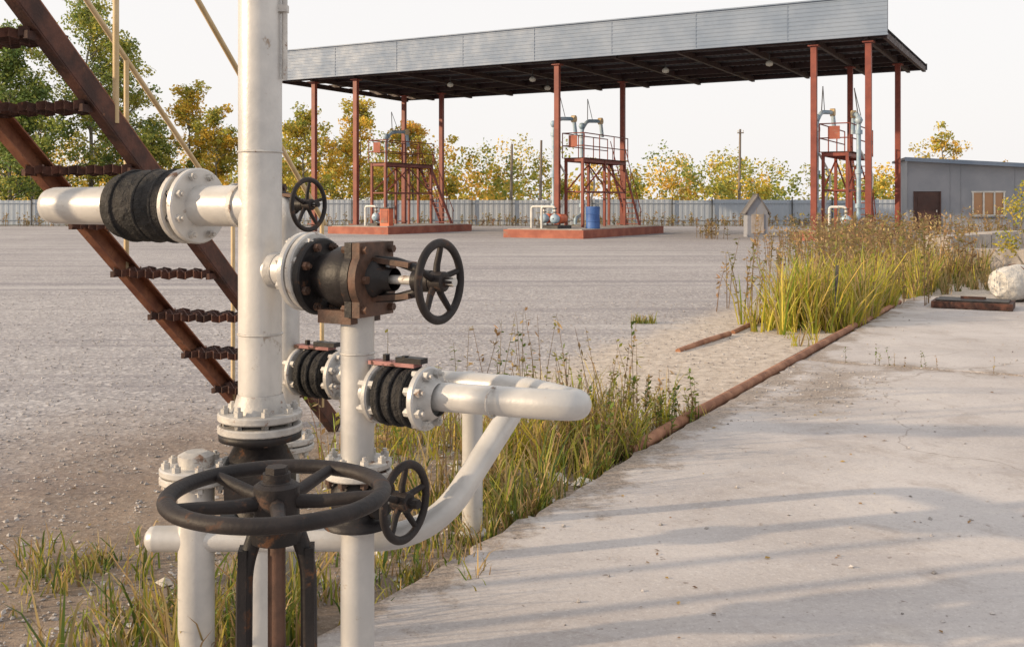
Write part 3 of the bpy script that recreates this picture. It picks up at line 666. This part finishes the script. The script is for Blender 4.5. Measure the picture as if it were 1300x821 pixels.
mb.slathe(q+U*.88,U,[(0,.0595),(.02,.056),(.035,.045),(.043,.028),(.046,.0)],SILVER,36)
mb.lathe(q+U*.055,U,[(0,.066),(.02,.062)],SILVER2,30)
mb.flange(q+U*.245,U,.112,.022,SILVER,8,SILVER2); mb.flange(q+U*.285,U,.112,.022,SILVER2,8,BLACK)
mb.obj('left_outlet',pw)
mb=MB(); pf=[(.3,.06),(.3,.105)]
for i in range(12): pf.append((.31+i*.02,.104+.007*math.sin(i*2.1)))
pf+=[(.55,.1),(.552,.06)]; mb.slathe(q,U,pf,WRAP,36)
for k in(.33,.4,.5): mb.torus(q+U*k,U,.106,.006,WRAP,40,8)
mb.obj('wrapped_coupling',pw)
def handwheel(mb,c,ax,R,r,mat,ns=5,dish=.02,hub=.03,curved=0):
    c=V(c); a,x,y=mb.frame(ax); mb.torus(c,ax,R-r,r,mat,72,14,.85)
    mb.lathe(c,ax,[(-dish-.02,hub),(-dish+.025,hub),(-dish+.03,hub*.8)],mat,24); mb.lathe(c,ax,[(-dish+.02,hub*.55),(-dish+.055,hub*.5)],mat,6,False)
    for i in range(ns):
        an=2*math.pi*(i+.3)/ns; d=x*math.cos(an)+y*math.sin(an); tn=a.cross(d)
        mb.tube([c-a*dish+d*hub*.6,c-a*dish*.9+d*R*.4+tn*curved*R,c-a*dish*.3+d*R*.72+tn*curved*R,c+d*(R-r)],r*.85,mat,8,rend=r*.62)
def angle_valve(name,o,ax,s0,wr=.105,sc=1,bonmat=BROWN):
    par=empty(name); mb=MB(); ax=V(ax).normalized()
    mb.flange(o+ax*s0,ax,.105*sc,.024*sc,BLACK,8,BROWN,.012)
    mb.slathe(o,ax,[(s0,.055*sc),(s0+.03*sc,.062*sc),(s0+.08*sc,.085*sc),(s0+.13*sc,.088*sc),(s0+.17*sc,.07*sc)],BLACK,32)
    x=ax.cross(Z).normalized(); Rm=Matrix((x,ax,Z)).transposed()
    b0=s0+.165*sc
    mb.box(o+ax*(b0-.012*sc),(.15*sc,.022*sc,.195*sc),BLACK,Rm); mb.box(o+ax*(b0+.014*sc),(.15*sc,.024*sc,.195*sc),bonmat,Rm)
    for k in (-.012,.014): mb.lathe(o+ax*(b0+k*sc),ax,[(-.0115*sc,.094*sc),(.0115*sc,.094*sc)],BLACK if k<0 else bonmat,28)
    for dx in(-.058,.058):
        for dz in(-.078,0,.078): mb.lathe(o+x*dx*sc+Z*dz*sc+ax*b0,ax,[(-.04*sc,.011*sc),(.04*sc,.011*sc)],bonmat,6,False)
    mb.box(o-Z*.1*sc+ax*(s0+.10*sc),(.13*sc,.11*sc,.035*sc),bonmat,Rm)
    mb.slathe(o,ax,[(b0+.02*sc,.055*sc),(b0+.04*sc,.05*sc),(b0+.055*sc,.032*sc),(b0+.085*sc,.03*sc)],BLACK,24)
    mb.obj('body_and_bonnet',par); mb=MB()
    for dz in(-1,1):
        mb.tube([o+ax*(b0+.02*sc)+Z*dz*.05*sc,o+ax*(b0+.09*sc)+Z*dz*.048*sc,o+ax*(b0+.155*sc)+Z*dz*.03*sc,o+ax*(b0+.175*sc)],.012*sc,BLACK,10,fil=.02)
        mb.beam(o+ax*(b0+.02*sc)+Z*dz*.052*sc,o+ax*(b0+.14*sc)+Z*dz*.04*sc,.04*sc,.014*sc,BROWN)
    mb.lathe(o+ax*(b0+.15*sc),ax,[(0,.03*sc),(.05*sc,.028*sc)],BLACK,20); mb.lathe(o+ax*(b0+.07*sc),ax,[(0,.012*sc),(.2*sc,.012*sc)],SILVER2,14)
    mb.obj('yoke_and_stem',par); mb=MB()
    handwheel(mb,o+ax*(b0+.225*sc),ax,wr,.0115*sc,BLACKW,5,.012*sc,.026*sc); mb.obj('handwheel',par)
q=PX+Z*1.212; mb=MB()
mb.tube([q,q+R_*.16],.045,SILVER,36); mb.lathe(q+R_*.055,R_,[(0,.053),(.02,.047)],SILVER2,30)
mb.flange(q+R_*.165,R_,.108,.022,SILVER,8,SILVER2); mb.flange(q+R_*.192,R_,.108,.02,SILVER2,8,SILVER2)
mb.obj('right_outlet',pw)
angle_valve('angle_valve',q+Z*-.012,R_,.218,.110)
PM=PX+R_*.345
mb=MB(); mb.tube([PM,PM+Z*1.16],.045,SILVER,36)
mb.torus(PM+Z*1.0,Z,.045,.003,SILVER2,36,8)
mb.flange(PM+Z*.705,Z,.092,.018,SILVER2,8); mb.flange(PM+Z*.68,Z,.092,.018,SILVER2,8,BROWN); mb.obj('middle_riser',pw)
par=empty('gate_valve'); mb=MB(); o=PM+Z*.622
mb.slathe(PM+Z*.54,Z,[(0,.09),(.018,.09),(.018,.055),(.05,.07),(.1,.07),(.13,.05)],BLACK,28); mb.lathe(o,R_,[(0,.04),(.07,.04),(.07,.055),(.085,.055)],BLACK,20); mb.lathe(o,R_,[(.08,.012),(.15,.012)],SILVER2,12); mb.obj('body',par)
mb=MB(); handwheel(mb,o+R_*.155,R_,.108,.0115,BLACKW,5,.012,.026); mb.obj('handwheel',par)
PB=V((-.815,3.68,0)); mb=MB(); mb.tube([PB,PB+Z*1.35],.048,SILVER,30); mb.flange(PB+Z*.55,Z,.1,.02,SILVER2,8); mb.flange(PB+Z*.525,Z,.1,.02,SILVER2,8)
mb.obj('back_riser',pw)
OV=PB+Z*1.395-R_*.20
qb=OV-R_*.02; mb=MB(); mb.tube([qb-R_*.45,qb],.04,SILVER,28); mb.flange(qb-R_*.02,R_,.08,.02,SILVER2); mb.tube([PB+Z*1.25,PB+Z*1.39,OV+R_*.08],.045,SILVER,28,fil=.05); mb.obj('back_outlet',pw)
angle_valve('angle_valve',OV,R_,.0,.098,.78)
def check(name,o,ax,s0,sc=1):
    par=empty(name); mb=MB(); pf=[(s0,.04)]
    for i in range(9): pf.append((s0+.004+i*.0125*sc,(.072+.006*math.sin(i*2.3+1))*sc))
    pf.append((s0+.11*sc,.04)); mb.slathe(o,ax,pf,WRAP,32)
    for k in (.02,.055,.095): mb.torus(o+ax*(s0+k*sc),ax,.074*sc,.006*sc,WRAP,36,8)
    mb.obj('body',par); mb=MB()
    mb.beam(o+ax*(s0-.045)+Z*.083*sc,o+ax*(s0+.10*sc)+Z*.083*sc,.04*sc,.010*sc,PINK); mb.beam(o+ax*(s0+.04)+Z*.095*sc,o+ax*(s0+.12*sc)+Z*.095*sc,.032*sc,.014*sc,BLACK)
    for k in(0,.06): mb.lathe(o+ax*(s0+k)+Z*.085*sc,Z,[(0,.01),(.02,.01)],BLACK,6,False)
    mb.obj('tag_bar',par)
qf=PM+Z*.898
check('check_valve',qf,R_,.095); check('check_valve',PB+Z*.80,R_,.10,1.1)
mb=MB(); mb.flange(qf+R_*.075,R_,.078,.018,SILVER2,6); mb.flange(qf+R_*.222,R_,.082,.02,SILVER,8,SILVER2); mb.lathe(qf+R_*.232,R_,[(0,.06),(.03,.042)],SILVER2,30,caps=False)
mb.flange(PB+R_*.07+Z*.8,R_,.085,.018,SILVER2,6); mb.flange(PB+R_*.245+Z*.8,R_,.085,.02,SILVER2,8)
k0=qf; k1=V((.185,2.44,.912)); k2=V((.035,3.12,.835)); k3=PB+Z*.80
mb.tube([k0,k1,k2,k3],.037,SILVER,28,fil=.14)
mb.torus(qf+R_*.42+Z*.009,R_,.037,.003,SILVER2,30,6)
mb.obj('loop_pipe',pw)
mb=MB(); mb.tube([(.03,3.22,.80),(.0,3.05,.78),(-.225,2.84,.47),(-1.0,2.86,.46)],.036,SILVER,28,fil=.16)
mb.slathe(V((-1.0,2.86,.46)),V((-1,0.02,0)),[(0,.036),(.015,.033),(.025,.02),(.028,0)],SILVER,24)
mb.obj('bypass_pipe',pw)
mb=MB(); mb.tube([(-.165,4.25,0),(-.165,4.25,.66),(-.2,3.36,.80)],.043,SILVER,28,fil=.12); mb.torus(V((-.165,4.25,.03)),Z,.05,.012,WSTONE,24,8); mb.obj('rear_riser',pw)
PL=V((-.885,2.86,0)); mb=MB(); mb.tube([PL,PL+Z*.64],.05,SILVER,32); mb.flange(PL+Z*.632,Z,.1,.02,SILVER2,8); mb.flange(PL+Z*.656,Z,.1,.02,SILVER,8,SILVER2); mb.lathe(PL+Z*.666,Z,[(0,.05),(.03,.05),(.04,.03)],SILVER2,24); mb.obj('short_riser',pw)
# big front gate valve, wheel on top
par=empty('gate_valve'); c=V((-.376,1.63,.002)); mb=MB()
handwheel(mb,c+Z*.935,Z,.182,.0145,BLACKW,5,.012,.036,.0); mb.lathe(c+Z*.90,Z,[(0,.028),(.05,.028),(.055,.022),(.068,.022)],BLACKW,20); mb.obj('handwheel',par)
mb=MB(); ex=V((1,.15,0)).normalized()
for sg in(-1,1):
    mb.tube([c+Z*.885,c+ex*sg*.03+Z*.88,c+ex*sg*.05+Z*.82,c+ex*sg*.052+Z*.56],.0135,BLACK,10,fil=.03)
    mb.beam(c+ex*sg*.052+Z*.85,c+ex*sg*.054+Z*.55,.034,.014,BLACK,ex)
mb.lathe(c+Z*.86,Z,[(0,.04),(.03,.045),(.045,.03)],BLACK,24); mb.lathe(c+Z*.5,Z,[(0,.014),(.42,.014)],BROWN,14)
mb.lathe(c+Z*.66,Z,[(0,.03),(.02,.03)],BROWN,12); mb.obj('yoke_and_stem',par)
mb=MB(); mb.flange(c+Z*.55,Z,.09,.022,BLACK,8,BROWN); mb.flange(c+Z*.525,Z,.09,.022,BLACK,8,BROWN)
mb.slathe(c,Z,[(.2,.06),(.24,.075),(.36,.1),(.46,.085),(.515,.07)],BLACK,32); mb.flange(c+Z*.19,Z,.1,.022,BLACK,8,BROWN); mb.flange(c+Z*.165,Z,.1,.022,SILVER2,8); mb.tube([c-Z*.002,c+Z*.16],.05,SILVER,28)
mb.obj('body',par)
